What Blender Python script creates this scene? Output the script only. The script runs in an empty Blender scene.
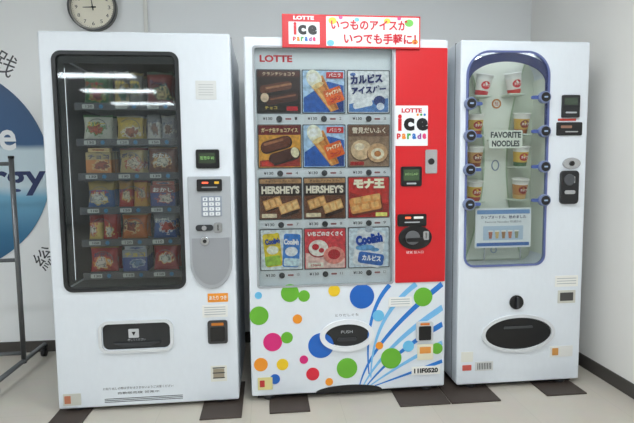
import bpy, bmesh, math, random
from mathutils import Vector, Matrix
random.seed(7)
scene=bpy.context.scene
COL=bpy.context.collection
try: scene.view_settings.view_transform='Standard'
except Exception: pass

# ------------------------------------------------------------------ materials
def lin(c):
    c=c/255.0
    return c/12.92 if c<=0.04045 else ((c+0.055)/1.055)**2.4
def L3(c): return (lin(c[0]),lin(c[1]),lin(c[2]),1.0)
_m={}
def M(c,rough=0.45,metal=0.0,spec=0.5,name=None,mott=0.04,nscale=35):
    key=(tuple(c),rough,metal,spec,mott)
    if key in _m: return _m[key]
    m=bpy.data.materials.new(name or 'paint_%d_%d_%d'%tuple(c)); m.use_nodes=True
    nt=m.node_tree; b=nt.nodes['Principled BSDF']
    n=nt.nodes.new('ShaderNodeTexNoise'); n.inputs['Scale'].default_value=nscale; n.inputs['Detail'].default_value=6 if mott>.1 else 2
    if mott>.1:
        tc=nt.nodes.new('ShaderNodeTexCoord'); nt.links.new(tc.outputs['Object'],n.inputs['Vector'])
    mx=nt.nodes.new('ShaderNodeMix'); mx.data_type='RGBA'
    l=L3(c); mx.inputs[6].default_value=tuple(v*(1-mott) for v in l[:3])+(1,); mx.inputs[7].default_value=tuple(min(.9,v*(1+mott*.3)) for v in l[:3])+(1,)
    if mott>.1:
        mr=nt.nodes.new('ShaderNodeMapRange'); mr.inputs[1].default_value=.32; mr.inputs[2].default_value=.62
        nt.links.new(n.outputs['Fac'],mr.inputs[0]); nt.links.new(mr.outputs[0],mx.inputs[0])
    else: nt.links.new(n.outputs['Fac'],mx.inputs[0])
    nt.links.new(mx.outputs[2],b.inputs['Base Color'])
    b.inputs['Roughness'].default_value=rough; b.inputs['Metallic'].default_value=metal
    b.inputs['Specular IOR Level'].default_value=spec
    _m[key]=m; return m
WHITE=M((224,230,236),0.32,name='cabinet_white')
WHITE2=M((234,237,239),0.4,name='panel_white')
BLACK=M((18,18,20),0.35,name='black_plastic')
DGREY=M((52,54,58),0.4,name='dark_grey_plastic')
GREY=M((176,180,184),0.35,name='grey_plastic')
SILVER=M((190,192,195),0.25,0.9,name='chrome')
RED=M((206,26,34),0.35,name='red_panel')
def emis(c,s,name):
    m=bpy.data.materials.new(name); m.use_nodes=True; b=m.node_tree.nodes['Principled BSDF']
    b.inputs['Base Color'].default_value=L3(c); b.inputs['Emission Color'].default_value=L3(c); b.inputs['Emission Strength'].default_value=s
    return m
def glass(name,tint=(0.9,0.93,0.92),boost=1.0,rough=.02):
    m=bpy.data.materials.new(name); m.use_nodes=True; nt=m.node_tree; nt.nodes.clear()
    o=nt.nodes.new('ShaderNodeOutputMaterial'); mx=nt.nodes.new('ShaderNodeMixShader')
    t=nt.nodes.new('ShaderNodeBsdfTransparent'); t.inputs[0].default_value=tint+(1,)
    g=nt.nodes.new('ShaderNodeBsdfGlossy'); g.inputs['Roughness'].default_value=rough
    fr=nt.nodes.new('ShaderNodeFresnel'); fr.inputs[0].default_value=1.5
    mu=nt.nodes.new('ShaderNodeMath'); mu.operation='MULTIPLY'; mu.inputs[1].default_value=boost; mu.use_clamp=True
    nt.links.new(fr.outputs[0],mu.inputs[0]); nt.links.new(mu.outputs[0],mx.inputs[0])
    nt.links.new(t.outputs[0],mx.inputs[1]); nt.links.new(g.outputs[0],mx.inputs[2]); nt.links.new(mx.outputs[0],o.inputs[0])
    return m
GLASS=glass('window_glass',(0.9,0.93,0.93),boost=1.0,rough=.035)
GLASS2=glass('thin_acrylic',(0.95,0.97,0.97),0.6)

# ------------------------------------------------------------------ geometry
def empty(name,loc):
    e=bpy.data.objects.new(name,None); e.location=loc; e.empty_display_size=0.1; COL.objects.link(e); return e
def mk(name,bm,mat,parent=None,smooth=False):
    bmesh.ops.recalc_face_normals(bm,faces=bm.faces[:])
    me=bpy.data.meshes.new(name); bm.to_mesh(me); bm.free()
    if smooth:
        for p in me.polygons: p.use_smooth=True
    ob=bpy.data.objects.new(name,me); COL.objects.link(ob)
    if mat: me.materials.append(mat)
    if parent: ob.parent=parent
    return ob
def box(name,parent,x0,x1,y0,y1,z0,z1,mat,bevel=0):
    bm=bmesh.new()
    vs=[bm.verts.new((x,y,z)) for x in (x0,x1) for y in (y0,y1) for z in (z0,z1)]
    for f in [(0,1,3,2),(4,6,7,5),(0,4,5,1),(2,3,7,6),(0,2,6,4),(1,5,7,3)]: bm.faces.new([vs[i] for i in f])
    ob=mk(name,bm,mat,parent)
    if bevel:
        b=ob.modifiers.new('b','BEVEL'); b.width=bevel; b.segments=3
    return ob
def rr(x0,x1,z0,z1,r,n=6,rt=None):
    rt=r if rt is None else rt
    pts=[]
    for cx,cz,a0,q in [(x1-r,z0+r,-90,r),(x1-rt,z1-rt,0,rt),(x0+rt,z1-rt,90,rt),(x0+r,z0+r,180,r)]:
        for i in range(n+1):
            a=math.radians(a0+90*i/n); pts.append((cx+q*math.cos(a),cz+q*math.sin(a)))
    return pts
def ell(cx,cz,rx,rz,n=40,a0=0,a1=360):
    full=(a1-a0)>=360
    k=n if full else n+1
    return [(cx+rx*math.cos(math.radians(a0+(a1-a0)*i/n)),cz+rz*math.sin(math.radians(a0+(a1-a0)*i/n))) for i in range(k)]
def prism(name,parent,pts,y0,y1,mat,bevel=0,smooth=False):
    bm=bmesh.new()
    a=[bm.verts.new((x,y0,z)) for x,z in pts]; b=[bm.verts.new((x,y1,z)) for x,z in pts]
    n=len(pts); bm.faces.new(a); bm.faces.new(b[::-1])
    for i in range(n): bm.faces.new([a[i],b[i],b[(i+1)%n],a[(i+1)%n]])
    ob=mk(name,bm,mat,parent)
    if bevel: 
        m=ob.modifiers.new('b','BEVEL'); m.width=bevel; m.segments=2; m.limit_method='ANGLE'; m.angle_limit=math.radians(40)
    return ob
def ring(name,parent,o,i_,y0,y1,mat):
    bm=bmesh.new(); n=len(o)
    A=[bm.verts.new((x,y0,z)) for x,z in o]; B=[bm.verts.new((x,y0,z)) for x,z in i_]
    C=[bm.verts.new((x,y1,z)) for x,z in o]; D=[bm.verts.new((x,y1,z)) for x,z in i_]
    for k in range(n):
        j=(k+1)%n
        bm.faces.new([A[k],A[j],B[j],B[k]]); bm.faces.new([C[k],D[k],D[j],C[j]])
        bm.faces.new([A[k],C[k],C[j],A[j]]); bm.faces.new([B[k],B[j],D[j],D[k]])
    return mk(name,bm,mat,parent)
def decal(name,parent,x,z,w,h,mat,y=0.0,t=0.002,r=0.003):
    return prism(name,parent,rr(x-w/2,x+w/2,z-h/2,z+h/2,min(r,w/2.01,h/2.01),3),y-t,y,mat)
def text(name,parent,body,x,z,w,h,mat,y=0.0,rot=0,bold=0.0,t=0.0008,vertical=False):
    cu=bpy.data.curves.new(name,'FONT'); cu.body=body; cu.size=1.0; cu.offset=bold; cu.resolution_u=3
    cu.align_x='CENTER'
    tmp=bpy.data.objects.new('tmp',cu); COL.objects.link(tmp)
    dg=bpy.context.evaluated_depsgraph_get(); me=bpy.data.meshes.new_from_object(tmp.evaluated_get(dg))
    bpy.data.objects.remove(tmp); me.name=name
    if not me.vertices: print('EMPTY TEXT',body); return None
    xs=[v.co.x for v in me.vertices]; ys=[v.co.y for v in me.vertices]
    cx=(min(xs)+max(xs))/2; cy=(min(ys)+max(ys))/2; sx=w/max(1e-6,max(xs)-min(xs)); sy=h/max(1e-6,max(ys)-min(ys))
    ca,sa=math.cos(math.radians(rot)),math.sin(math.radians(rot))
    for v in me.vertices:
        a=(v.co.x-cx)*sx; b=(v.co.y-cy)*sy
        v.co=Vector((x+a*ca-b*sa,y-t,z+a*sa+b*ca))
    me.materials.clear(); me.materials.append(mat)
    ob=bpy.data.objects.new(name,me); COL.objects.link(ob); ob.parent=parent
    return ob
def cyl(name,parent,p0,p1,r,mat,n=20,r1=None):
    p0=Vector(p0); p1=Vector(p1); d=(p1-p0); q=d.to_track_quat('Z','Y').to_matrix()
    r1=r if r1 is None else r1
    bm=bmesh.new()
    A=[bm.verts.new(p0+q@Vector((r*math.cos(2*math.pi*i/n),r*math.sin(2*math.pi*i/n),0))) for i in range(n)]
    B=[bm.verts.new(p1+q@Vector((r1*math.cos(2*math.pi*i/n),r1*math.sin(2*math.pi*i/n),0))) for i in range(n)]
    bm.faces.new(A); bm.faces.new(B)
    for i in range(n):
        bm.faces.new([A[i],A[(i+1)%n],B[(i+1)%n],B[i]]).smooth=True
    return mk(name,bm,mat,parent)
def cut(ob,cutters):
    for c in cutters:
        m=ob.modifiers.new('c','BOOLEAN'); m.operation='DIFFERENCE'; m.object=c; m.solver='EXACT'
    bpy.context.view_layer.update()
    dg=bpy.context.evaluated_depsgraph_get(); me=bpy.data.meshes.new_from_object(ob.evaluated_get(dg))
    ob.modifiers.clear(); ob.data=me
    for c in cutters: bpy.data.objects.remove(c)
def stroke(name,parent,P0,P1,P2,w0,w1,mat,y,t=0.0012,n=18,xmax=None):
    c=[];
    for i in range(n+1):
        s=i/n; x=(1-s)**2*P0[0]+2*s*(1-s)*P1[0]+s*s*P2[0]; z=(1-s)**2*P0[1]+2*s*(1-s)*P1[1]+s*s*P2[1]
        dx=2*(1-s)*(P1[0]-P0[0])+2*s*(P2[0]-P1[0]); dz=2*(1-s)*(P1[1]-P0[1])+2*s*(P2[1]-P1[1]); l=math.hypot(dx,dz) or 1
        w=w0+(w1-w0)*s
        c.append((x-dz/l*w/2,z+dx/l*w/2,x+dz/l*w/2,z-dx/l*w/2))
    if xmax: c=[tuple(min(v,xmax) if k%2==0 else v for k,v in enumerate(q)) for q in c]
    pts=[(q[0],q[1]) for q in c]+[(q[2],q[3]) for q in reversed(c)]
    return prism(name,parent,pts,y-t,y,mat)

# ------------------------------------------------------------------ room
XR=1.95; XL=-4.2; YB=0.9; YF=-9.0; ZC=2.62
def wallmat(name,c,bump=0.02):
    m=bpy.data.materials.new(name); m.use_nodes=True; nt=m.node_tree; b=nt.nodes['Principled BSDF']; b.inputs['Roughness'].default_value=0.85
    tc=nt.nodes.new('ShaderNodeTexCoord'); n=nt.nodes.new('ShaderNodeTexNoise'); n.inputs['Scale'].default_value=160; n.inputs['Detail'].default_value=4
    n2=nt.nodes.new('ShaderNodeTexNoise'); n2.inputs['Scale'].default_value=1.3
    nt.links.new(tc.outputs['Object'],n.inputs['Vector']); nt.links.new(tc.outputs['Object'],n2.inputs['Vector'])
    mx=nt.nodes.new('ShaderNodeMix'); mx.data_type='RGBA'; l=L3(c); mx.inputs[6].default_value=tuple(v*.95 for v in l[:3])+(1,); mx.inputs[7].default_value=l
    nt.links.new(n2.outputs['Fac'],mx.inputs[0]); nt.links.new(mx.outputs[2],b.inputs['Base Color'])
    bp=nt.nodes.new('ShaderNodeBump'); bp.inputs['Strength'].default_value=0.15; bp.inputs['Distance'].default_value=bump*0.1
    nt.links.new(n.outputs['Fac'],bp.inputs['Height']); nt.links.new(bp.outputs[0],b.inputs['Normal'])
    return m
WALL=wallmat('wallpaper',(238,240,240))
WALLR=wallmat('wallpaper_side',(238,236,231))
CEIL=wallmat('ceiling_board',(240,242,243))
def floormat():
    m=bpy.data.materials.new('vinyl_tile'); m.use_nodes=True; nt=m.node_tree; b=nt.nodes['Principled BSDF']; b.inputs['Roughness'].default_value=0.38
    tc=nt.nodes.new('ShaderNodeTexCoord')
    br=nt.nodes.new('ShaderNodeTexBrick'); br.offset=0; br.inputs['Scale'].default_value=1; br.inputs['Brick Width'].default_value=.45; br.inputs['Row Height'].default_value=.45; br.inputs['Mortar Size'].default_value=.001
    br.inputs['Color1'].default_value=L3((198,191,179)); br.inputs['Color2'].default_value=L3((196,189,177)); br.inputs['Mortar'].default_value=L3((182,175,163))
    n=nt.nodes.new('ShaderNodeTexNoise'); n.inputs['Scale'].default_value=9; n.inputs['Detail'].default_value=8
    nt.links.new(tc.outputs['Object'],br.inputs['Vector']); nt.links.new(tc.outputs['Object'],n.inputs['Vector'])
    mx=nt.nodes.new('ShaderNodeMix'); mx.data_type='RGBA'; mx.blend_type='MULTIPLY'; mx.inputs[0].default_value=.10
    nt.links.new(br.outputs['Color'],mx.inputs[6]); nt.links.new(n.outputs['Color'],mx.inputs[7]); nt.links.new(mx.outputs[2],b.inputs['Base Color'])
    return m
box('floor',None,XL-.1,XR+.1,YF-.1,YB+.1,-.1,0,floormat())
box('ceiling',None,XL-.1,XR+.1,YF-.1,YB+.1,ZC,ZC+.1,CEIL)
box('wall_back',None,XL-.1,XR+.1,YB,YB+.1,0,ZC,WALL)
box('wall_right',None,XR,XR+.1,YF,YB,0,ZC,WALLR)
box('wall_left',None,XL-.1,XL,YF,YB,0,ZC,WALL)
box('wall_front',None,XL-.1,XR+.1,YF-.1,YF,0,ZC,WALL)
BASEB=M((70,66,62),0.6,name='vinyl_baseboard')
box('baseboard_back',None,XL,XR,YB-.008,YB,0,.075,BASEB)
box('baseboard_right',None,XR-.008,XR,YF,YB-.008,0,.075,BASEB)
box('baseboard_left',None,XL,XL+.008,YF,YB-.008,0,.075,BASEB)
TUBE=emis((243,250,255),21,'fluorescent_diffuser')
for lx,ly in [(-2.4,-1.2),(-2.4,-3.2),(-2.4,-5.0),(-2.4,-6.4),(-2.4,-8.0),(.6,-.9),(.6,-2.0),(.6,-3.1)]:
        e=empty('ceiling_light',(lx,ly,ZC))
        box('housing',e,-.62,.62,-.16,.16,-.05,0,WHITE2)
        box('diffuser',e,-.6,.6,-.13,.13,-.062,-.0505,TUBE)

# ------------------------------------------------------------------ wall items
NAVY=M((28,44,92),0.5)
e=empty('wall_sign',(-1.96,YB,1.215))
def signmat():
    m=bpy.data.materials.new('sign_blue'); m.use_nodes=True; nt=m.node_tree; b=nt.nodes['Principled BSDF']; b.inputs['Roughness'].default_value=.4
    tc=nt.nodes.new('ShaderNodeTexCoord'); sp=nt.nodes.new('ShaderNodeSeparateXYZ'); nt.links.new(tc.outputs['Object'],sp.inputs[0])
    mr=nt.nodes.new('ShaderNodeMapRange'); mr.inputs[1].default_value=-.665; mr.inputs[2].default_value=.665
    n=nt.nodes.new('ShaderNodeTexNoise'); n.inputs['Scale'].default_value=2.0
    ad=nt.nodes.new('ShaderNodeMath'); ad.operation='MULTIPLY_ADD'; ad.inputs[1].default_value=.10
    nt.links.new(sp.outputs['Z'],mr.inputs[0]); nt.links.new(n.outputs['Fac'],ad.inputs[0]); nt.links.new(mr.outputs[0],ad.inputs[2])
    cr=nt.nodes.new('ShaderNodeValToRGB'); r=cr.color_ramp; r.elements[0].position=.0; r.elements[0].color=L3((30,76,118)); r.elements[1].position=1; r.elements[1].color=L3((40,70,106))
    for p,c in [(.25,(50,112,150)),(.42,(110,168,198)),(.47,(196,214,222)),(.63,(196,214,222)),(.66,(40,84,128))]:
        q=r.elements.new(p); q.color=L3(c)
    nt.links.new(ad.outputs[0],cr.inputs[0]); nt.links.new(cr.outputs[0],b.inputs['Base Color'])
    return m
prism('disc',e,ell(0,0,.665,.665,96),-.006,0,signmat())
text('letters_upper',e,'The base',.05,.21,.84,.19,WHITE2,-.007,bold=.02)
text('letters_lower',e,'of Energy',.12,-.07,1.04,.21,NAVY,-.007,bold=.02)
text('kanji_1',e,'践',.43,.66,.13,.14,DGREY,0.0,rot=-32)
text('kanji_2',e,'実',.27,.77,.13,.14,DGREY,0.0,rot=-20)
text('kanji_3',e,'総',.60,-.585,.13,.13,DGREY,0.0,rot=45)
e=empty('wall_clock',(-.975,YB,2.225))
ringm=M((120,118,112),0.3,.6)
ring('rim',e,ell(0,0,.147,.147,64),ell(0,0,.13,.13,64),-.035,0,ringm)
prism('face',e,ell(0,0,.131,.131,64),-.022,-.002,M((240,234,216),.6))
for k in range(12):
    a=math.radians(90-30*k); n_=str(12 if k==0 else k)
    text('numeral_%d'%k,e,n_,.1*math.cos(a),.1*math.sin(a),.012*len(n_)+.004,.022,BLACK,-.022)
for k in range(60):
    a=math.radians(6*k); 
    if k%5: decal('tick_%d'%k,e,.122*math.cos(a),.122*math.sin(a),.003,.003,BLACK,-.022,.001)
def hand(nm,ang,l,w):
    a=math.radians(90-ang); d=(math.cos(a),math.sin(a)); nx,nz=-d[1]*w,d[0]*w
    prism(nm,e,[(-d[0]*.02+nx,-d[1]*.02+nz),(-d[0]*.02-nx,-d[1]*.02-nz),(d[0]*l-nx*.4,d[1]*l-nz*.4),(d[0]*l+nx*.4,d[1]*l+nz*.4)],-.026,-.0235,BLACK)
hand('hour_hand',268,.06,.004); hand('minute_hand',352,.095,.003)
prism('hub',e,ell(0,0,.007,.007,16),-.028,-.022,BLACK)
ring('glass_bezel',e,ell(0,0,.149,.149,64),ell(0,0,.141,.141,64),-.038,-.034,DGREY)
e=empty('cable_conduit',(-.655,YB,0))
box('duct',e,-.012,.012,-.015,0,1.2,ZC,M((225,224,218),.6),.002)
e=empty('whiteboard_stand',(-1.36,.55,0))
SM=M((120,122,124),.35,.8)
for k,xx in enumerate((0,-1.2)):
    cyl('post_%d'%k,e,(xx,0,.06),(xx,0,1.27),.014,SM)
    cyl('post_cap_%d'%k,e,(xx,0,1.27),(xx,0,1.285),.016,BLACK)
    cyl('foot_%d'%k,e,(xx,-.33,.075),(xx,.27,.075),.014,SM)
    for j,yy in enumerate((-.32,.26)):
        cyl('caster_%d_%d'%(k,j),e,(xx-.012,yy,.027),(xx+.012,yy,.027),.027,BLACK)
        box('caster_fork_%d_%d'%(k,j),e,xx-.017,xx+.017,yy-.014,yy+.014,.045,.075,BLACK)
cyl('crossbar_low',e,(0,0,.68),(-1.2,0,.68),.011,SM)
cyl('crossbar_base',e,(0,0,.12),(-1.2,0,.12),.011,SM)
cyl('crossbar_top',e,(0,0,1.24),(-1.2,0,1.24),.011,SM)

# ------------------------------------------------------------------ common machine parts
PLATE=M((72,62,56),.55,.2,name='base_plate_steel')
def cabinet(name,x0,w,depth,H,zb,cutters_f):
    e=empty(name,(x0,0,0))
    body=box('cabinet',None,0,w,0.0,depth,zb,H,WHITE,0)
    b=body.modifiers.new('b','BEVEL'); b.width=.009; b.segments=4
    cut(body,cutters_f()); body.parent=e
    ring('door_seam',e,rr(-.001,w+.001,zb+.005,H+.001,.002,2),rr(.004,w-.004,zb+.01,H-.004,.002,2),.075,.079,DGREY)
    box('plinth',e,.03,w-.03,.03,depth-.03,.012,zb+.001,BLACK)
    for k,(xx,yy) in enumerate([(.09,.04),(w-.09,.04),(.09,depth-.08),(w-.09,depth-.08)]):
        cyl('levelling_foot_%d'%k,e,(xx,yy,.006),(xx,yy,zb+.005),.028,DGREY)
    return e
def plate(parent,xc,y0,y1,w=.2):
    box('floor_plate',parent,xc-w/2,xc+w/2,y0,y1,0,.008,PLATE,.002)

def packmat(c1,c2,c3,seed,oc=(.5,.42),stripe=False):
    m=bpy.data.materials.new('wrapper_print'); m.use_nodes=True; nt=m.node_tree; b=nt.nodes['Principled BSDF']; b.inputs['Roughness'].default_value=.3
    tc=nt.nodes.new('ShaderNodeTexCoord')
    mp=nt.nodes.new('ShaderNodeMapping'); mp.inputs['Location'].default_value=(-oc[0]*1.6,0,-oc[1]*2.2); mp.inputs['Scale'].default_value=(1.6,0,2.2)
    nt.links.new(tc.outputs['Generated'],mp.inputs[0])
    ln=nt.nodes.new('ShaderNodeVectorMath'); ln.operation='LENGTH'; nt.links.new(mp.outputs[0],ln.inputs[0])
    no=nt.nodes.new('ShaderNodeTexNoise'); no.noise_dimensions='4D'; no.inputs['W'].default_value=seed*3.1; no.inputs['Scale'].default_value=7.5; no.inputs['Detail'].default_value=4
    nt.links.new(tc.outputs['Generated'],no.inputs['Vector'])
    ad=nt.nodes.new('ShaderNodeMath'); ad.operation='MULTIPLY_ADD'; ad.inputs[1].default_value=1.3; nt.links.new(no.outputs['Fac'],ad.inputs[0]); nt.links.new(ln.outputs['Value'],ad.inputs[2])
    cr=nt.nodes.new('ShaderNodeValToRGB'); cr.color_ramp.interpolation='CONSTANT'; e0=cr.color_ramp.elements
    e0[0].position=0; e0[0].color=L3(c3); e0[1].position=.94; e0[1].color=L3(c1); q=e0.new(.85); q.color=L3(c2); q=e0.new(.68); q.color=L3(tuple(int(v*.5) for v in c3)); q=e0.new(.75); q.color=L3(c3)
    sc=nt.nodes.new('ShaderNodeMath'); sc.operation='MULTIPLY'; sc.inputs[1].default_value=.82
    nt.links.new(ad.outputs[0],sc.inputs[0]); nt.links.new(sc.outputs[0],cr.inputs[0])
    sp=nt.nodes.new('ShaderNodeSeparateXYZ'); nt.links.new(tc.outputs['Generated'],sp.inputs[0])
    g=nt.nodes.new('ShaderNodeMath'); g.operation='GREATER_THAN'; g.inputs[1].default_value=.9 if not stripe else .66; nt.links.new(sp.outputs['Z'],g.inputs[0])
    mx=nt.nodes.new('ShaderNodeMix'); mx.data_type='RGBA'; nt.links.new(g.outputs[0],mx.inputs[0]); nt.links.new(cr.outputs[0],mx.inputs[6]); mx.inputs[7].default_value=L3(tuple(int(v*.8) for v in c2))
    nt.links.new(mx.outputs[2],b.inputs['Base Color'])
    return m
def bag(name,parent,x,y,z,w,h,t,mat,tilt=0):
    bm=bmesh.new(); nx,nz=10,12; S=[]
    for s in (-1,1):
        G=[]
        for j in range(nz+1):
            v=j/nz; row=[]
            pv=max(0,min(1,(v-.06)/.88)); bz=math.sin(math.pi*pv)**.55 if 0<pv<1 else 0
            for i in range(nx+1):
                u=i/nx; bx=math.sin(math.pi*u)**.6 if 0<u<1 else 0
                pin=1-.09*math.sin(math.pi*v)
                yy=s*(t/2*bx*bz+.0012)+.003*math.sin(9*u+5*v+x*40)*bz*bx
                row.append(bm.verts.new(((u-.5)*w*pin,yy,v*h+(.003*math.sin(7*u+x*60) if v==1 else 0))))
            G.append(row)
        for j in range(nz):
            for i in range(nx): bm.faces.new([G[j][i],G[j][i+1],G[j+1][i+1],G[j+1][i]])
        S.append(G)
    A,B=S
    per=lambda G:[G[0][i] for i in range(nx)]+[G[j][nx] for j in range(nz)]+[G[nz][i] for i in range(nx,0,-1)]+[G[j][0] for j in range(nz,0,-1)]
    a,b=per(A),per(B); n=len(a)
    for k in range(n): bm.faces.new([a[k],b[k],b[(k+1)%n],a[(k+1)%n]])
    ob=mk(name,bm,mat,parent,True); ob.location=(x,y,z); ob.rotation_euler=(math.radians(-6),0,math.radians(tilt)); return ob

# ------------------------------------------------------------------ LEFT: snack vending machine
def blank(pts,y0,y1): return prism('cutter',None,pts,y0,y1,None)
W1=.880
wx0,wx1,wz0,wz1=.072,.622,.622,1.738
vm=cabinet('snack_vending_machine',-.9440,W1,.74,1.842,.022,lambda:[blank(rr(wx0,wx1,wz0,wz1,.03),-.1,.56),blank(rr(.225,.548,.312,.442,.03),-.1,.2)])
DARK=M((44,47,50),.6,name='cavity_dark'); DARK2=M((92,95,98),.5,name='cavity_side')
g=.001
ring('window_gasket',vm,rr(wx0-.014,wx1+.014,wz0-.014,wz1+.014,.043),rr(wx0+.004,wx1-.004,wz0+.004,wz1-.004,.027),-.006,.012,M((34,36,38),.4))
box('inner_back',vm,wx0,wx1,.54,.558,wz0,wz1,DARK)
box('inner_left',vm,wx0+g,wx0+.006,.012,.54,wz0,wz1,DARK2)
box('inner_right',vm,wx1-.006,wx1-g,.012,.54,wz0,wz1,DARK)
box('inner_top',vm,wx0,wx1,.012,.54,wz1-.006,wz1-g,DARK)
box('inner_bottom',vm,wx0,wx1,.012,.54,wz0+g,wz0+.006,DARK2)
prism('window_glass',vm,rr(wx0+.004,wx1-.004,wz0+.004,wz1-.004,.026),.004,.008,GLASS)
INL=emis((250,252,255),2.6,'showcase_lamp')
cyl('lamp_tube_top',vm,(wx0+.03,.03,wz1-.02),(wx1-.03,.03,wz1-.02),.009,INL)
cyl('lamp_tube_side',vm,(wx0+.022,.03,wz0+.04),(wx0+.022,.03,wz1-.06),.008,INL)
box('lamp_shade_side',vm,wx0+.006,wx0+.034,.0135,.018,wz0+.03,wz1-.04,DARK)
box('lamp_shade_top',vm,wx0+.01,wx1-.01,.0135,.018,wz1-.04,wz1-.007,DARK)
strips=[1.512,1.339,1.173,1.005,.845,.679]
cols=[.215,.37,.52]
pal=[[((40,96,50),(150,140,60),(130,40,40)),((96,96,90),(150,130,60),(40,90,60)),((110,40,40),(60,100,80),(190,170,120))],
[((205,204,190),(80,140,80),(180,80,50)),((200,170,80),(225,220,200),(160,90,50)),((150,150,152),(205,200,190),(120,80,60))],
[((205,130,60),(225,200,140),(150,70,40)),((190,165,110),(180,70,50),(220,205,180)),((120,70,50),(200,150,90),(215,205,185))],
[((70,105,160),(210,180,90),(205,205,195)),((205,150,60),(180,60,50),(215,195,160)),((60,70,125),(180,90,80),(215,200,185))],
[((180,44,42),(220,190,110),(215,205,190)),((200,110,50),(225,205,150),(140,60,40)),((70,100,160),(205,205,210),(180,60,50))],
[((178,44,46),(225,160,70),(220,205,190)),((44,70,140),(190,195,205),(100,130,170)),((168,38,48),(215,140,70),(215,205,190))]]
TAG=M((190,192,188),.5); STRIPM=M((70,72,76),.4); BTN=M((40,120,170),.4); COILM=M((120,120,122),.35,.7)
kinds=[['bag','tall','bag'],['bag','bag','tall'],['box','bag','bag'],['bag','tall','box'],['tall','bag','bag'],['bag','box','bag']]
for r_,zs in enumerate(strips):
    box('tray_%d'%r_,vm,wx0+.055,wx1-.008,.07,.53,zs-.012,zs-.006,GREY)
    box('price_rail_%d'%r_,vm,wx0+.055,wx1-.008,.062,.07,zs-.026,zs+.010,STRIPM,.001)
    for c_,xc in enumerate(cols):
        decal('price_tag_%d_%d'%(r_,c_),vm,xc-.025,zs-.008,.055,.020,TAG,.062,.001)
        text('price_%d_%d'%(r_,c_),vm,str(random.choice([100,110,120,130,150])),xc-.02,zs-.008,.032,.012,BLACK,.0608,bold=.02)
        prism('slot_number_%d_%d'%(r_,c_),vm,ell(xc+.035,zs-.008,.010,.010,16),.0608,.062,BTN)
        a,b,c=pal[r_][c_]; kd=kinds[r_][c_]
        TC=M(random.choice([(225,225,220),(180,30,30),(30,40,90),(225,195,60)]),.4)
        word=random.choice(['ポテト','おかし','チップス','クッキー','ラーメン','チョコ','カレー'])
        if kd=='tall':
            for q,dx in enumerate((-.036,.036)):
                m=packmat(a if q else b,b if q else a,c,r_*7+c_+q*19,(random.uniform(.3,.7),random.uniform(.3,.5)),q==0)
                hh=(.138 if r_ else .18)*random.uniform(.9,1.0)
                bag('bag_%d_%d_%d'%(r_,c_,q),vm,xc+dx,.115,zs+.004,.07,hh,.035,m,random.uniform(-9,9))
                bag('bag_rear_%d_%d_%d'%(r_,c_,q),vm,xc+dx,.175,zs+.004,.07,hh*.97,.035,m,random.uniform(-9,9))
                text('bag_title_%d_%d_%d'%(r_,c_,q),vm,word[:3],xc+dx,zs+hh*.68,.045,.018,TC,.090,rot=random.uniform(-8,8),bold=.03)
        elif kd=='box':
            m=packmat(a,b,c,r_*3+c_,(.6,.4),True)
            for q in range(3):
                box('carton_%d_%d_%d'%(r_,c_,q),vm,xc-.062,xc+.060,.098+.05*q,.136+.05*q,zs+.003,zs+.112+.004*q,m,.002)
            text('carton_title_%d_%d'%(r_,c_),vm,word,xc,zs+.09,.10,.022,TC,.097,bold=.03)
            box('carton_top_%d_%d'%(r_,c_),vm,xc-.05,xc+.055,.10,.14,zs+.114,zs+.135,packmat(b,c,a,r_*5+c_),.002)
        else:
            m=packmat(a,b,c,r_*3+c_,(random.uniform(.35,.65),random.uniform(.3,.5)),random.random()<.4)
            hh=(.138 if r_ else .175)*random.uniform(.88,1.0); ww=random.uniform(.118,.148)
            bag('bag_%d_%d'%(r_,c_),vm,xc,.115,zs+.004,ww,hh,.045,m,random.uniform(-8,8))
            text('bag_title_%d_%d'%(r_,c_),vm,word,xc,zs+hh*random.uniform(.64,.76),.085,.022,TC,.088,rot=random.uniform(-7,7),bold=.03)
            bag('bag_rear_%d_%d'%(r_,c_),vm,xc,.19,zs+.004,ww,hh*1.02,.045,m,random.uniform(-8,8))
        cu=bpy.data.curves.new('coil','CURVE'); cu.dimensions='3D'; cu.bevel_depth=.0018; cu.bevel_resolution=1
        N=70; sp=cu.splines.new('POLY'); sp.points.add(N-1)
        for i in range(N):
            th=2*math.pi*5*i/(N-1); sp.points[i].co=(xc+.055*math.cos(th),.075+.42*i/(N-1),zs+.058+.052*math.sin(th),1)
        ob=bpy.data.objects.new('coil_%d_%d'%(r_,c_),cu); ob.data.materials.append(COILM); COL.objects.link(ob); ob.parent=vm
# controls
decal('notice_paper',vm,.760,1.575,.098,.088,M((214,216,214),.6))
for k in range(5): decal('notice_line_%d'%k,vm,.760,1.6-.012*k,.07,.003,M((180,182,182),.6),-.002,.0006,.001)
decal('display_bezel',vm,.759,1.245,.112,.092,BLACK,0,.008,.008)
decal('display_screen',vm,.757,1.25,.08,.05,M((58,70,52),.2),-.008,.001)
text('display_text',vm,'販売中 ¥0',.757,1.25,.066,.018,M((150,210,120),.4),-.009)
pp=[(.660,1.16),(.66,.74)]+[(p[0],p[1]) for p in ell(.7625,.74,.1025,.135,20,180,360)]+[(.865,1.16)]
prism('control_panel',vm,pp,-.012,0,GREY,.004)
pp=[(.672,.86),(.672,.745)]+ell(.7625,.745,.09,.12,20,180,360)+[(.853,.86)]
prism('coin_panel',vm,pp,-.016,-.012,M((160,163,168),.3,.3),.002)
decal('bill_unit',vm,.765,1.118,.12,.058,BLACK,-.012,.01,.006)
decal('bill_slot',vm,.765,1.108,.075,.006,M((140,140,140),.3),-.022,.001)
decal('bill_lamp',vm,.745,1.13,.03,.008,emis((255,90,60),1.2,'bill_lamp_red'),-.022,.001)
decal('bill_label',vm,.80,1.13,.022,.012,M((240,190,60),.4),-.022,.001)
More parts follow.
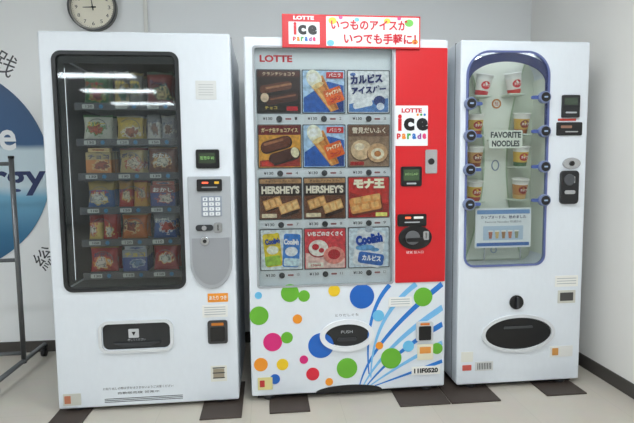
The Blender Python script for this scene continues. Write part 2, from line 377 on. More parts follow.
decal('keypad_plate',vm,.772,1.015,.10,.10,M((150,158,170),.4),-.012,.002)
for i in range(4):
    for j in range(3):
        decal('key_%d_%d'%(i,j),vm,.742+.030*j,1.05-.024*i,.022,.017,WHITE2,-.014,.005,.003)
        text('key_label_%d_%d'%(i,j),vm,'123456789*0#'[i*3+j],.742+.030*j,1.05-.024*i,.006,.009,NAVY,-.019)
decal('return_lever',vm,.735,.91,.085,.03,DGREY,-.012,.008,.014)
prism('coin_knob',vm,ell(.735,.91,.012,.012,20),-.032,-.02,SILVER)
decal('coin_slot_plate',vm,.80,.91,.04,.05,SILVER,-.012,.006,.01)
decal('coin_slot',vm,.80,.91,.005,.03,BLACK,-.018,.001,.002)
prism('lock_escutcheon',vm,ell(.735,.845,.022,.022,24),-.024,-.016,SILVER,.002)
prism('lock_core',vm,ell(.735,.845,.009,.009,16),-.027,-.024,BLACK)
decal('orange_sticker',vm,.788,.556,.10,.044,M((240,150,40),.4)); text('orange_sticker_text',vm,'あたり つき',.788,.556,.085,.022,WHITE2,-.002,bold=.02)
decal('label_plate',vm,.772,.488,.125,.062,M((235,235,230),.4)); 
for k in range(4): decal('label_plate_line_%d'%k,vm,.772,.508-.012*k,.105,.004,GREY,-.002,.0006,.001)
decal('coin_return_frame',vm,.783,.382,.098,.118,M((60,60,62),.35),0,.01,.012)
decal('coin_return_flap',vm,.783,.372,.072,.07,M((30,30,30),.2),-.01,.003,.006)
decal('coin_return_label',vm,.783,.423,.06,.014,M((200,120,40),.4),-.01,.001)
decal('cert_sticker',vm,.782,.165,.08,.082,M((225,225,215),.5)); decal('cert_sticker_image',vm,.782,.165,.055,.05,M((160,150,130),.5),-.002,.0006)
for k in range(3): decal('cert_text_%d'%k,vm,.782,.195-.026*k,.06,.005,DGREY,-.0026,.0006,.001)
ring('flap_frame',vm,rr(.207,.566,.296,.458,.045),rr(.222,.551,.310,.444,.032),-.010,.01,M((215,218,220),.35))
box('pickup_liner',vm,.226,.547,.17,.198,.313,.441,BLACK)
prism('pickup_flap',vm,rr(.224,.549,.312,.442,.03),.006,.014,M((38,40,42),.3))
prism('flap_handle',vm,[(.27,.345),(.503,.345),(.45,.325),(.32,.325)],-.004,.006,DGREY,.002)
decal('flap_push_icon',vm,.372,.39,.05,.045,M((200,202,204),.4),.006,.001,.004); prism('flap_push_arrow',vm,[(.362,.398),(.382,.398),(.372,.378)],.0042,.005,BLACK)
text('flap_push_text',vm,'押してください',.385,.358,.085,.012,GREY,.0055)
text('notice_text_1',vm,'お取り出しの際は手をはさまないようご注意ください',.385,.115,.34,.013,DGREY); text('notice_text_2',vm,'自動販売機 営業中',.385,.09,.2,.012,DGREY)
decal('warning_label',vm,.066,.07,.085,.06,M((205,205,195),.5)); decal('warning_label_red',vm,.045,.07,.03,.04,M((190,120,90),.5),-.002,.0006)
for k in range(3): box('kick_slot_%d'%k,vm,.22,.60,-.001,.002,.045+.008*k,.048+.008*k,DGREY)
plate(vm,.07,-.12,.25,.16); plate(vm,.80,-.15,.25,.2)

# ------------------------------------------------------------------ CENTRE: ice cream vending machine
W2=1.018
ic=cabinet('ice_cream_vending_machine',0,W2,.76,1.83,.032,lambda:[blank(rr(.045,.735,.60,1.782,.012),-.1,.035),blank(ell(.495,.334,.118,.062,48),-.1,.15)])
PANEL=M((226,231,234),.35,name='display_panel')
box('display_back',ic,.045,.735,.031,.0349,.60,1.782,PANEL)
ring('display_trim',ic,rr(.040,.740,.595,1.787,.016),rr(.050,.730,.605,1.777,.012),-.004,.01,M((160,164,168),.35))
prism('display_acrylic',ic,rr(.048,.732,.603,1.779,.01),.002,.005,GLASS2)
Y=.031
LR=M((205,25,45),.4)
text('maker_logo',ic,'LOTTE',.155,1.733,.16,.034,LR,Y-.001,bold=.04)
cxs=[.166,.389,.616]; cw=.208
rows=[(1.471,1.676),(1.201,1.408),(.942,1.145),(.683,.886)]
C_=lambda *c:M(c,.35)
CM=lambda *c:M(c,.35,mott=.34,nscale=55)
def card(r_,c_):
    z0,z1=rows[r_]; x=cxs[c_]; zc=(z0+z1)/2; h=z1-z0; k='%d_%d'%(r_,c_); y=Y-.008
    def bg(c):
        decal('card_frame_'+k,ic,x,zc,cw+.010,h+.010,C_(80,84,90),Y,.006,.005)
        decal('card_'+k,ic,x,zc,cw,h,CM(*c),Y,.008,.004)
    n=[0]
    def D(dx,dz,w,hh,c,r=.003,l=1): n[0]+=1; decal('card_art_%s_%d'%(k,n[0]),ic,x+dx,zc+dz,w,hh,CM(*c),y,.0006*l,r)
    def E(dx,dz,rx,rz,c,l=1,rot=0):
        n[0]+=1; a=math.radians(rot); pts=[(x+dx+p*math.cos(a)-q*math.sin(a),zc+dz+p*math.sin(a)+q*math.cos(a)) for p,q in ell(0,0,rx,rz,28)]
        prism('card_art_%s_%d'%(k,n[0]),ic,pts,y-.0006*l,y,CM(*c))
    def P(pts,c,l=1): n[0]+=1; prism('card_art_%s_%d'%(k,n[0]),ic,[(x+a,zc+b) for a,b in pts],y-.0006*l,y,CM(*c))
    def R(dx,dz,w,hh,c,rot,l=1,r=.006):
        a=math.radians(rot); P([(dx+p*math.cos(a)-q*math.sin(a),dz+p*math.sin(a)+q*math.cos(a)) for p,q in rr(-w/2,w/2,-hh/2,hh/2,r,4)],c,l)
    def T(s,dx,dz,w,hh,c,rot=0,b=.02): n[0]+=1; text('card_text_%s_%d'%(k,n[0]),ic,s,x+dx,zc+dz,w,hh,C_(*c),y-.006,rot=rot,bold=b)
    return bg,D,E,P,R,T
def wafer(R,dx,dz,w,h,rot,base,light,dark,l):
    R(dx+.004,dz-.006,w,h,dark,rot,l,.004); R(dx,dz,w,h,base,rot,l+1,.004)
    a=math.radians(rot)
    for i in range(3):
        p=(-w/3+w/3*i); R(dx+p*math.cos(a),dz+p*math.sin(a),w/4.2,h*.72,light,rot,l+2,.003)
# row 0
bg,D,E,P,R,T=card(0,0); bg((48,24,22)); D(0,.085,.208,.03,(84,40,34)); T('クランチショコラ',0,.084,.16,.018,(230,200,170)); P([(-.1,-.1),(.1,-.1),(.1,-.02),(-.1,.03)],(28,14,14)); R(-.015,.02,.16,.04,(106,58,38),10,2,.018); R(.0,.026,.13,.01,(170,116,80),10,3,.004); R(.015,-.035,.16,.042,(74,38,28),10,4,.018); R(.02,-.028,.13,.009,(140,86,60),10,5,.004); E(-.07,-.03,.02,.022,(226,200,170),5); D(.065,-.083,.055,.02,(200,30,44),.003,5); T('チョコ',-.04,-.08,.06,.016,(220,190,90))
for rr_ in (0,1):
    bg,D,E,P,R,T=card(rr_,1); bg((176,206,234)); P([(-.1,-.1),(.1,-.1),(.1,.03),(.02,.05),(-.1,-.03)],(36,92,176)); P([(.02,-.1),(.1,-.1),(.1,-.02)],(20,56,130),2)
    P([(-.082,.05),(-.005,.08),(.075,-.085),(.035,-.1)],(214,140,64),3); P([(-.06,.03),(-.045,.04),(.045,-.092),(.036,-.096)],(240,180,104),4); P([(-.02,.06),(-.01,.064),(.07,-.08),(.062,-.085)],(176,100,40),4)
    E(-.048,.062,.046,.036,(250,242,214),5,-60); E(-.055,.068,.02,.026,(255,252,236),6,-60); E(-.03,.03,.032,.012,(236,204,140),6,24)
    R(.05,-.02,.09,.075,(236,104,30),20,7); T('ジャイアント',.048,-.004,.08,.022,(255,245,200),20,.05); T('コーン',.058,-.036,.056,.022,(190,24,34),20,.05); D(.055,.08,.085,.03,(206,26,34),.003,7); T('バニラ',.055,.08,.06,.018,(250,250,250))
bg,D,E,P,R,T=card(0,2); bg((238,242,247)); T('カルピス',-.012,.062,.165,.045,(20,36,104),4,.06); T('アイスバー',0,.010,.175,.038,(20,36,104),4,.06); P([(-.1,-.1),(.1,-.1),(.1,-.03),(-.1,-.06)],(84,130,192)); R(-.03,-.062,.10,.03,(248,250,252),12,3,.012); E(.055,-.045,.03,.026,(40,60,120),3); E(.06,-.072,.02,.018,(220,225,235),4); E(-.08,.085,.014,.008,(80,120,190),3)
# row 1
bg,D,E,P,R,T=card(1,0); bg((222,158,56)); P([(-.1,-.1),(.1,-.1),(.1,-.05),(-.1,-.07)],(160,44,36)); D(0,.08,.208,.046,(110,20,26)); T('ガーナ生チョコアイス',0,.08,.18,.022,(250,226,170)); 
R(-.016,.008,.16,.062,(54,24,16),16,2,.028); R(-.02,.012,.15,.055,(104,52,32),16,3,.026); R(-.03,.022,.10,.012,(170,110,74),16,4,.005); R(.024,-.05,.16,.06,(38,16,12),16,5,.028); R(.02,-.045,.15,.052,(74,34,24),16,6,.025); E(.075,-.03,.02,.026,(244,226,190),7,16); D(-.06,-.085,.06,.022,(220,60,50),.003,5)
bg,D,E,P,R,T=card(1,2); bg((150,122,98)); D(0,.075,.208,.055,(112,78,60)); T('雪見だいふく',0,.077,.17,.03,(244,228,206)); E(-.038,-.028,.056,.05,(108,78,56),2); E(-.04,-.02,.052,.05,(218,186,146),3); E(.045,-.042,.056,.048,(108,78,56),4); E(.045,-.035,.052,.048,(204,162,120),5); E(.045,-.04,.034,.028,(240,224,196),6); E(.045,-.04,.018,.015,(190,120,60),7); E(-.048,-.004,.026,.018,(240,220,192),5); D(-.06,-.088,.07,.018,(180,40,40),.003,5)
# row 2
for c_ in (0,1):
    bg,D,E,P,R,T=card(2,c_); bg((120,76,48)); D(0,.045,.208,.062,(48,24,20)); T("HERSHEY'S",0,.045,.19,.04,(236,226,206),0,.05); D(0,.088,.208,.022,(184,140,96)); T('チョコレートアイスバー',0,.088,.15,.012,(50,24,16))
    P([(-.1,-.1),(.1,-.1),(.1,.012),(-.1,.012)],(104,60,38)); wafer(R,-.04,-.022,.09,.05,18,(204,144,80),(234,184,120),(50,24,16),2); wafer(R,.042,-.042,.1,.05,18,(220,162,96),(242,196,134),(50,24,16),5); R(.045,-.075,.09,.018,(50,24,18),18,9,.005); D(-.058,-.085,.075,.02,(230,214,180),.003,5)
bg,D,E,P,R,T=card(2,2); bg((200,42,36)); P([(-.1,-.1),(.1,-.1),(.1,-.04),(-.1,.03)],(160,28,28)); T('モナ王',.0,.07,.16,.05,(252,240,210),0,.08); R(-.012,-.04,.165,.085,(110,44,24),10,2,.012); R(-.018,-.032,.16,.08,(222,150,80),10,3,.012)
for i in range(3):
    for j in range(2): R(-.068+.05*i+.008*j,-.055+.04*j+.009*i,.038,.028,(244,184,114),10,4,.006)
D(.065,-.088,.06,.02,(250,230,120),.003,5)
# row 3
bg,D,E,P,R,T=card(3,0); bg((224,231,238)); R(-.045,-.0,.085,.17,(236,206,50),6,2,.012); R(-.045,-.055,.078,.05,(160,200,70),6,3,.008); R(.05,-.005,.085,.17,(60,130,210),-4,3,.012); R(.05,-.065,.078,.04,(210,232,248),-4,4,.008); E(-.045,.0,.03,.022,(252,246,220),4); E(.05,-.01,.032,.024,(246,246,250),4); T('Coolish',-.045,.045,.075,.03,(20,70,160),6,.06); T('Coolish',.05,.04,.075,.03,(250,250,252),-4,.06); D(-.045,.092,.03,.015,(240,240,240),.003,5); D(.052,.09,.03,.015,(240,240,240),.003,5)
bg,D,E,P,R,T=card(3,1); bg((220,66,74)); T('いちごのさくさく',0,.078,.18,.026,(255,250,240),0,.06); P([(-.1,-.1),(.1,-.1),(.1,-.05),(-.1,-.02)],(248,200,190)); E(-.035,-.0,.055,.045,(170,30,40),2); E(-.035,.004,.05,.042,(250,232,222),3); E(.045,-.035,.055,.045,(240,144,132),4); E(.045,-.03,.032,.026,(186,24,40),5); E(-.05,.01,.018,.016,(200,28,44),5); E(-.02,-.008,.014,.012,(214,54,64),5); D(-.05,-.083,.08,.024,(250,240,220),.003,5); T('150ml',-.05,-.083,.05,.012,(190,24,40))
bg,D,E,P,R,T=card(3,2); bg((214,227,240)); R(0,-.005,.15,.185,(246,249,252),-10,2,.02); R(.01,-.058,.135,.06,(44,106,190),-10,3,.015); T('Coolish',0,.045,.14,.052,(20,70,165),8,.08); T('カルピス',.012,-.055,.1,.03,(245,250,255),-6,.05); E(-.02,.0,.05,.016,(110,170,222),3); E(.03,-.012,.024,.01,(110,170,222),3); E(.0,.095,.022,.016,(180,186,196),5)
for r_ in range(4):
    for c_ in range(3):
        zb=rows[r_][0]-.029; x=cxs[c_]
        decal('button_plate_%d_%d'%(r_,c_),ic,x,zb,cw*.96,.034,M((222,225,228),.35),Y,.004,.004)
        prism('button_%d_%d'%(r_,c_),ic,ell(x,zb-.002,.015,.015,20),Y-.012,Y-.004,DGREY,.002)
        decal('sold_lamp_%d_%d'%(r_,c_),ic,x+.045,zb-.002,.03,.009,M((150,90,90),.3),Y-.004,.001,.004)
        text('price_a_%d_%d'%(r_,c_),ic,'¥130',x-.058,zb,.048,.015,DGREY,Y-.0042,bold=.02)
        text('slot_no_%d_%d'%(r_,c_),ic,str(r_*3+c_+1),x+.083,zb,.012,.014,DGREY,Y-.0042)
# red control panel
prism('control_panel',ic,rr(.748,1.012,.600,1.787,.006),-.006,0,RED)
decal('logo_plate',ic,.829,1.402,.168,.2,WHITE2,-.006,.002)
text('logo_maker',ic,'LOTTE',.829,1.478,.105,.022,LR,-.008,bold=.05)
def icelogo(par,x,z,s,y):
    text('logo_i',par,'i',x-.055*s,z,.018*s,.075*s,C_(214,30,40),y,bold=.05)
    text('logo_c',par,'c',x-.012*s,z-.008*s,.05*s,.058*s,BLACK,y,bold=.05)
    text('logo_e',par,'e',x+.05*s,z-.008*s,.055*s,.058*s,BLACK,y,bold=.05)
    for k,(ch,c) in enumerate(zip('parade',[(214,30,40),(240,140,30),(60,160,70),(40,110,190),(150,60,150),(230,60,120)])):
        text('logo_small_%d'%k,par,ch,x+(-.06+.024*k)*s,z-.062*s,.018*s,.026*s,C_(*c),y,bold=.05)
icelogo(ic,.829,1.418,1.1,-.008)
for k,c in enumerate([(240,140,30),(60,160,70),(40,110,190)]): prism('logo_dot_%d'%k,ic,ell(.86+.018*k,1.457,.006,.006,14),-.0088,-.008,C_(*c))
decal('display_bezel',ic,.828,1.148,.108,.10,BLACK,-.006,.008,.008); decal('display_screen',ic,.828,1.155,.08,.055,M((66,88,60),.2),-.014,.001); text('display_text',ic,'いらっしゃい',.828,1.16,.066,.014,M((170,215,130),.4),-.015)
decal('display_foot',ic,.828,1.112,.05,.008,GREY,-.014,.001)
decal('lock_plate',ic,.931,1.222,.062,.12,SILVER,-.006,.006,.006); prism('lock_core',ic,ell(.931,1.222,.016,.016,20),-.018,-.012,BLACK,.002)
decal('bill_unit',ic,.832,.925,.15,.062,BLACK,-.006,.012,.008); decal('bill_slot',ic,.832,.915,.08,.006,GREY,-.018,.001); decal('bill_lamp',ic,.81,.938,.03,.01,emis((255,100,60),1.0,'bill_lamp_orange'),-.018,.001); decal('bill_label',ic,.865,.938,.05,.012,M((235,235,230),.4),-.018,.001)
prism('coin_unit',ic,ell(.850,.835,.088,.062,40),-.016,-.006,BLACK,.004)
prism('coin_dish',ic,ell(.835,.835,.038,.036,32),-.022,-.016,M((120,122,126),.3,.6),.002)
decal('coin_lever',ic,.845,.825,.09,.02,M((30,30,32),.3),-.022,.008,.009)
decal('coin_slot_plate',ic,.905,.845,.03,.045,SILVER,-.016,.003,.006); decal('coin_slot',ic,.905,.845,.004,.03,BLACK,-.019,.001,.001)
text('panel_caption',ic,'硬貨 投入口',.85,.758,.09,.014,C_(250,230,230),-.006)
# lower artwork
GRN=(104,178,50)
dots=[(.046,.455,.048,GRN),(.112,.315,.048,(216,40,120)),(.275,.548,.03,GRN),(.204,.566,.046,GRN),(.185,.335,.03,GRN),(.359,.285,.066,(30,100,190)),(.494,.158,.054,GRN),(.315,.136,.034,(216,40,60)),(.05,.20,.035,(240,150,40)),(.16,.195,.03,(240,200,40)),(.27,.215,.022,(216,40,120)),(.897,.520,.05,GRN),(.728,.199,.055,GRN),(.574,.535,.064,(30,100,190)),(.43,.57,.03,(240,200,40)),(.66,.43,.03,(110,190,230)),(.24,.43,.024,(240,150,40)),(.12,.12,.026,(30,100,190)),(.82,.26,.03,(110,190,230)),(.665,.27,.02,(240,150,40)),(.975,.24,.03,GRN),(.045,.56,.018,(110,190,230)),(.4,.09,.02,(240,150,40))]
for k,(x,z,r_,c) in enumerate(dots): prism('dot_%d'%k,ic,ell(x,z,r_,r_,32),-.0016-.0001*k,0,C_(*c))
SB=C_(36,120,204); SB2=C_(120,186,232)
fan=[((.56,.06),(.62,.30),(1.0,.585),.006,.03,SB),((.58,.06),(.70,.28),(1.005,.46),.006,.034,SB2),((.60,.06),(.75,.24),(1.005,.37),.006,.03,SB),((.62,.06),(.80,.18),(1.005,.27),.006,.026,SB2),((.62,.10),(.62,.42),(.86,.59),.006,.028,SB2),((.61,.12),(.58,.45),(.72,.59),.006,.024,SB),((.64,.055),(.85,.12),(1.005,.17),.005,.02,SB)]
for k,(a,b,c,w0,w1,m) in enumerate(fan): stroke('streak_%d'%k,ic,a,b,c,w0,w1,m,-.0001*k,.0012,xmax=1.006)
ring('flap_frame',ic,ell(.495,.334,.142,.084,48),ell(.495,.334,.116,.060,48),-.012,.01,M((232,235,238),.3))
box('pickup_liner',ic,.38,.61,.12,.149,.275,.393,BLACK)
prism('pickup_flap',ic,ell(.495,.334,.117,.061,48),.004,.012,M((34,36,38),.3))
decal('flap_handle',ic,.495,.31,.1,.018,DGREY,.004,.006,.008); text('flap_text',ic,'PUSH',.495,.35,.06,.015,GREY,.0035)
decal('notice_label',ic,.775,.50,.125,.05,M((238,238,234),.4),-.003); 
for k in range(3): decal('notice_line_%d'%k,ic,.775,.513-.012*k,.1,.004,GREY,-.005,.0006,.001)
decal('coin_return_frame',ic,.905,.338,.09,.105,M((205,208,210),.35),-.003,.01,.012); decal('coin_return_flap',ic,.905,.33,.066,.075,BLACK,-.013,.003,.006); decal('coin_return_label',ic,.905,.378,.05,.012,M((220,120,40),.4),-.013,.001)
decal('sticker_cert',ic,.91,.225,.085,.085,M((232,226,200),.4),-.003); decal('sticker_cert_art',ic,.91,.235,.06,.035,M((225,150,70),.4),-.005,.0006)
decal('serial_label',ic,.915,.125,.155,.045,M((242,242,236),.4),-.003); text('serial_text',ic,'11IF0520',.915,.125,.13,.026,BLACK,-.005,bold=.05)
decal('warning_label',ic,.07,.10,.075,.065,M((225,215,150),.4),-.003); decal('warning_mark',ic,.055,.10,.025,.035,M((190,50,50),.4),-.005,.0006)
text('flap_caption',ic,'とりだしぐち',.495,.44,.12,.014,DGREY,0)
pts=[(.33,.034),(.68,.034)]+ell(.505,.034,.175,.034,20,0,180)[1:-1]
prism('kick_recess',ic,pts,-.003,.0,BLACK)
# banner
e=empty('banner_sign',(0,0,0))
box('board',e,.186,.868,-.018,-.006,1.777,1.934,RED,.002)
decal('pale_field',e,.63,1.8555,.462,.140,M((250,236,232),.4),-.018,.001)
for k,(x,z,r_,c) in enumerate([(.43,1.905,.02,(250,210,60)),(.55,1.912,.012,(110,190,230)),(.70,1.908,.016,(250,210,60)),(.81,1.90,.022,(120,200,90)),(.42,1.80,.018,(110,190,230)),(.84,1.81,.015,(250,160,60)),(.47,1.92,.01,(230,80,140)),(.76,1.92,.01,(230,80,140))]): prism('confetti_%d'%k,e,ell(x,z,r_,r_*.8,20),-.0195-.0001*k,-.019,C_(*c))
text('slogan_1',e,'いつものアイスが',.612,1.888,.38,.050,LR,-.0205,bold=.03)
text('slogan_2',e,'いつでも手軽に！',.665,1.822,.36,.052,LR,-.0205,bold=.03)
decal('logo_field',e,.292,1.845,.15,.105,WHITE2,-.018,.001); text('logo_maker',e,'LOTTE',.29,1.916,.10,.018,WHITE2,-.019,bold=.05)
icelogo(e,.292,1.866,.80,-.0195)
for k,xx in enumerate((.26,.80)): box('bracket_%d'%k,e,xx-.015,xx+.015,-.006,.06,1.8305,1.836,GREY); box('bracket_up_%d'%k,e,xx-.015,xx+.015,-.006,-.002,1.831,1.9,GREY)
plate(ic,.19,-.13,.25,.2); plate(ic,.87,-.14,.25,.26)

# ------------------------------------------------------------------ RIGHT: cup noodle vending machine
W3=.692
nx0,nx1,nz0,nz1=.035,.468,.675,1.772
cn=cabinet('cup_noodle_vending_machine',1.0855,W3,.70,1.83,.03,lambda:[blank(rr(nx0,nx1,nz0,nz1,.05,10,.12),-.1,.16),blank(ell(.337,.297,.185,.088,48),-.1,.15)])
BLUE=M((96,108,158),.35,name='window_frame_blue')
ring('window_frame',cn,rr(nx0-.007,nx1+.007,nz0-.007,nz1+.007,.055,10,.125),rr(nx0+.003,nx1-.003,nz0+.003,nz1-.003,.047,10,.116),-.006,.01,BLUE)
prism('window_acrylic',cn,rr(nx0+.004,nx1-.004,nz0+.004,nz1-.004,.046,10,.115),.0,.003,GLASS2)
PG=M((206,214,196),.5); PG2=M((230,235,222),.5); PG3=M((172,192,160),.5)
box('showcase_back',cn,nx0,nx1,.14,.159,nz0,nz1,PG)
box('showcase_left',cn,nx0+.0005,nx0+.004,.01,.14,nz0+.05,nz1-.12,PG2); box('showcase_right',cn,nx1-.004,nx1-.0005,.01,.14,nz0+.05,nz1-.12,PG2)
ctr=(nx0+nx1)/2
mid=nz1-.12
oa=[(ctr+.2165*math.cos(math.radians(a)),mid-.03+.148*math.sin(math.radians(a))**.55) for a in range(0,181,6)]
ia=[(ctr+.205*math.cos(math.radians(a)),mid-.03+.105*math.sin(math.radians(a))) for a in range(0,181,6)]
prism('arch_head_panel',cn,oa+ia[::-1],.005,.012,M((34,46,104),.4))
for s in (-1,1):
    xa=ctr+s*.2105
    prism('arch_leg_%d'%(s+1),cn,[(xa-.006,mid-.03),(xa+.006,mid-.03),(xa+.004,mid-.26),(xa-.004,mid-.26)],.005,.012,M((34,46,104),.4))
cyl('showcase_lamp_tube',cn,(nx0+.06,.045,nz1-.022),(nx1-.06,.045,nz1-.022),.008,emis((250,252,255),4,'noodle_lamp'))
def curve_side(s,off):
    return [(ctr+s*(off+.10*abs(v/24-.5)**2*4),nz0+.01+v/24*(nz1-nz0-.02)) for v in range(25)]
prism('centre_column',cn,curve_side(1,.06)+curve_side(-1,.06)[::-1],.128,.14,PG2)
for s in (-1,1):
    a=curve_side(s,.060); b=curve_side(s,.068); prism('column_edge_%d'%(s+1),cn,(a+b[::-1]),.126,.1285,PG3)
text('brand_text_1',cn,'FAVORITE',ctr+.003,1.357,.165,.032,C_(50,62,60),.0195,bold=.04); text('brand_text_2',cn,'NOODLES',ctr+.003,1.312,.15,.032,C_(50,62,60),.0195,bold=.04)
prism('brand_plate',cn,rr(ctr-.088,ctr+.094,1.288,1.38,.006),.020,.022,PG2)
for k in range(2): box('brand_plate_arm_%d'%k,cn,ctr-.05+.1*k,ctr-.044+.1*k,.022,.13,1.33,1.336,PG2)
ring('emblem',cn,ell(ctr,1.53,.026,.026,28),ell(ctr,1.53,.018,.018,28),.125,.128,C_(190,120,60)); ring('emblem_2',cn,ell(ctr,1.20,.022,.03,28),ell(ctr,1.20,.016,.024,28),.125,.128,C_(130,150,170))
text('emblem_text',cn,'麺',ctr,1.53,.022,.022,C_(190,60,40),.1275)
def cup(k,x,z,cols_,tilt=0,s=1.08):
    e2=empty('cup_%d'%k,(x,.070,z)); e2.parent=cn; e2.rotation_euler=(math.radians(8),math.radians(tilt),0)
    prof=[(.028,0),(.030,.004),(.0315,.02),(.0318,.0215),(.0332,.042),(.0345,.047),(.0365,.072),(.0368,.074),(.038,.092),(.0415,.094),(.0415,.098),(.038,.0995)]
    prof=[(a*s,b*s) for a,b in prof]
    bm=bmesh.new(); n=28; rings=[[bm.verts.new((r*math.cos(2*math.pi*i/n),r*math.sin(2*math.pi*i/n),zz)) for i in range(n)] for r,zz in prof if r>0]
    bm.faces.new(rings[0]); bm.faces.new(rings[-1])
    for a,b in zip(rings,rings[1:]):
        for i in range(n):
            f=bm.faces.new([a[i],a[(i+1)%n],b[(i+1)%n],b[i]]); f.smooth=True
    me=mk('paper_cup',bm,None,e2)
    for c in cols_: me.data.materials.append(M(c,.4))
    for p in me.data.polygons:
        zz=p.center.z/s
        p.material_index=3 if zz>.073 else (1 if zz<.021 else (0 if zz>.0215 else 2))
    pts=ell(0,.048*s,.022*s,.019*s,20); bm=bmesh.new()
    vs=[bm.verts.new((a,-math.sqrt(max(0,(.038*s)**2-a*a)),b)) for a,b in pts]; bm.faces.new(vs); mk('cup_label',bm,C_(*cols_[4]),e2)
    text('cup_text',e2,'カップ',0,.048*s,.034*s,.014*s,C_(*cols_[5]),-.0395*s,bold=.04)
    return e2
CU=[[(240,236,228),(200,40,50),(226,60,60),(240,240,236),(214,40,50),(250,240,230)],
[(218,176,70),(150,60,34),(236,200,110),(236,234,226),(170,44,36),(250,240,220)],
[(200,150,86),(140,70,36),(230,180,90),(234,232,224),(130,54,28),(250,240,220)],
[(222,184,70),(170,60,36),(214,120,60),(236,234,226),(176,70,36),(250,240,220)],
[(242,236,228),(214,70,60),(230,130,90),(240,240,236),(206,40,50),(250,240,230)],
[(220,176,80),(160,90,44),(240,210,140),(236,234,226),(140,60,36),(250,240,220)],
[(222,180,70),(70,110,70),(226,150,70),(236,234,226),(190,54,36),(250,240,220)],
[(200,136,70),(210,170,100),(150,70,40),(234,232,224),(150,36,28),(250,240,220)]]
pos=[(.115,1.565,9),(.085,1.362,0),(.085,1.195,0),(.085,1.015,0),(.315,1.575,-9),(.355,1.367,0),(.355,1.195,0),(.355,1.022,0)]
for k,(x,z,t_) in enumerate(pos):
    x=x+(.022 if k<4 else .005)
    cup(k,x,z,CU[k],t_)
    box('cup_shelf_%d'%k,cn,x-.045,x+.045,.03,.13,z-.010,z-.003,M((206,216,200),.3))
for k,(x,z) in enumerate([(.047,1.512),(.047,1.35),(.047,1.178),(.047,1.0),(.440,1.545),(.445,1.372),(.450,1.19),(.455,1.015)]):
    s=-1 if k<4 else 1
    decal('button_arm_%d'%k,cn,x-s*.03,z,.07,.018,M((70,90,150),.35),-.0,.012,.008)
    prism('button_ring_%d'%k,cn,ell(x,z,.031,.031,32),-.026,0,M((120,134,170),.3),.003)
    prism('button_%d'%k,cn,ell(x,z,.024,.024,32),-.031,-.026,BLACK,.002)
    decal('button_mark_%d'%k,cn,x,z,.02,.008,M((150,170,200),.3),-.031,.0008,.003)
# info card in showcase
prism('info_card',cn,rr(.098,.405,.765,.975,.004),.02,.024,M((236,240,242),.4))
decal('info_card_head',cn,.251,.955,.29,.022,M((110,150,200),.4),.02,.001); text('info_card_text_1',cn,'カップヌードル、始めました',.251,.928,.25,.018,NAVY,.0195,bold=.02)
text('info_card_text_2',cn,'Favorite Noodles 熱湯3分',.251,.903,.2,.013,C_(70,80,100),.0195)
decal('info_card_photo',cn,.251,.843,.22,.075,M((186,206,224),.4),.02,.0008)
for k in range(5):
    cc=[(180,110,90),(210,180,120),(170,130,90),(190,120,90),(150,150,120)][k]
    prism('info_card_cup_%d'%k,cn,[(.174+.036*k,.814),(.188+.036*k,.814),(.192+.036*k,.850),(.170+.036*k,.850)],.0180,.019,C_(*cc))
    prism('info_card_lid_%d'%k,cn,[(.168+.036*k,.850),(.194+.036*k,.850),(.194+.036*k,.857),(.168+.036*k,.857)],.0178,.019,C_(240,238,232))
decal('info_card_foot',cn,.251,.783,.29,.018,M((60,110,180),.4),.02,.001)
for k in range(2): box('info_card_leg_%d'%k,cn,.15+.2*k,.156+.2*k,.024,.03,.70,.80,GREY)
ring('floor_emblem',cn,ell(ctr,.735,.018,.018,24),ell(ctr,.735,.013,.013,24),.124,.128,C_(170,190,210))
# controls
decal('bill_unit',cn,.59,1.500,.095,.115,M((30,32,34),.35),0,.012,.006); decal('bill_screen',cn,.588,1.525,.07,.035,M((66,80,66),.2),-.012,.001); decal('bill_slot',cn,.59,1.468,.06,.008,GREY,-.012,.001)
decal('info_plate',cn,.588,1.385,.14,.068,BLACK,0,.006,.006); decal('info_lamp',cn,.57,1.395,.06,.014,M((150,110,90),.3),-.006,.001); decal('info_line',cn,.6,1.37,.07,.006,M((180,180,180),.4),-.006,.001)
decal('caption_strip',cn,.575,1.432,.10,.012,M((190,60,50),.4)); 
prism('lock_plate',cn,ell(.606,1.205,.05,.03,32),-.008,0,SILVER,.003); prism('lock_core',cn,ell(.606,1.205,.013,.013,16),-.013,-.008,BLACK)
decal('coin_unit',cn,.595,1.08,.10,.175,M((30,31,34),.3),0,.014,.02); prism('coin_dish',cn,ell(.59,1.12,.03,.03,28),-.019,-.014,M((90,92,96),.3,.5),.002); decal('coin_lever',cn,.59,1.055,.06,.02,SILVER,-.014,.01,.009); decal('coin_slot',cn,.62,1.12,.005,.035,SILVER,-.014,.001,.002)
decal('label_1',cn,.602,.577,.13,.06,M((236,236,230),.4)); decal('label_2',cn,.605,.492,.10,.07,M((205,205,195),.4)); decal('label_2_inner',cn,.605,.492,.075,.045,M((70,70,68),.4),-.002,.0006)
for k in range(3): decal('label_1_line_%d'%k,cn,.602,.592-.014*k,.11,.004,GREY,-.002,.0006,.001)
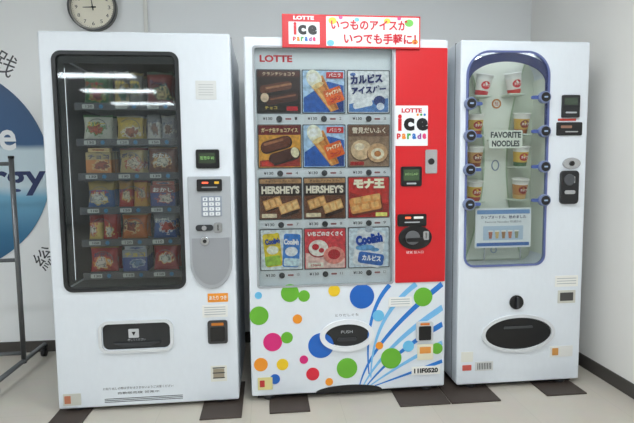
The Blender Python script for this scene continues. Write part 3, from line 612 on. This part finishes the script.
prism('dial',cn,ell(.321,.473,.038,.038,36),-.012,0,BLACK,.003); decal('dial_grip',cn,.321,.473,.012,.06,DGREY,-.012,.012,.005)
ring('flap_frame',cn,ell(.337,.302,.205,.104,56),ell(.337,.302,.186,.087,56),-.010,.01,M((214,217,220),.3))
box('pickup_liner',cn,.155,.52,.12,.149,.22,.38,BLACK)
prism('pickup_flap',cn,ell(.337,.302,.186,.087,56),.0,.010,M((20,21,23),.3))
decal('flap_handle',cn,.337,.335,.16,.012,M((70,72,74),.3),0,.006,.005)
decal('warning_label',cn,.055,.185,.065,.055,M((226,226,216),.4)); decal('cert_label',cn,.585,.19,.13,.06,M((226,226,222),.4)); decal('cert_label_art',cn,.55,.19,.035,.04,M((210,150,80),.4),-.002,.0006)
decal('barcode',cn,.15,.13,.10,.05,M((210,212,210),.4)); 
for k in range(9): decal('barcode_line_%d'%k,cn,.115+.009*k,.13,.004,.035,BLACK,-.002,.0006,.0005)
decal('red_mark',cn,.055,.125,.05,.03,M((200,90,80),.4))
plate(cn,.05,-.14,.25,.26); plate(cn,.55,-.12,.25,.22)

# ------------------------------------------------------------------ camera
cx,h,Dc,yaw,pit,rol,f=[0.1019,1.1893,2.4373,0.1,0.0861,-0.0111,489.3034]
R=Vector((math.cos(yaw),-math.sin(yaw),0)); F=Vector((math.sin(yaw)*math.cos(pit),math.cos(yaw)*math.cos(pit),-math.sin(pit)))
U=R.cross(F); r=R*math.cos(rol)+U*math.sin(rol); u=-R*math.sin(rol)+U*math.cos(rol)
cd=bpy.data.cameras.new('camera'); cd.sensor_width=36; cd.lens=36*f/634; cd.clip_start=.05
c=bpy.data.objects.new('camera',cd); COL.objects.link(c)
c.matrix_world=Matrix(((r.x,u.x,-F.x,cx),(r.y,u.y,-F.y,-Dc),(r.z,u.z,-F.z,h),(0,0,0,1)))
scene.camera=c
w=bpy.data.worlds.new('world'); scene.world=w; w.use_nodes=True; w.node_tree.nodes['Background'].inputs[0].default_value=(.6,.62,.65,1); w.node_tree.nodes['Background'].inputs[1].default_value=.3
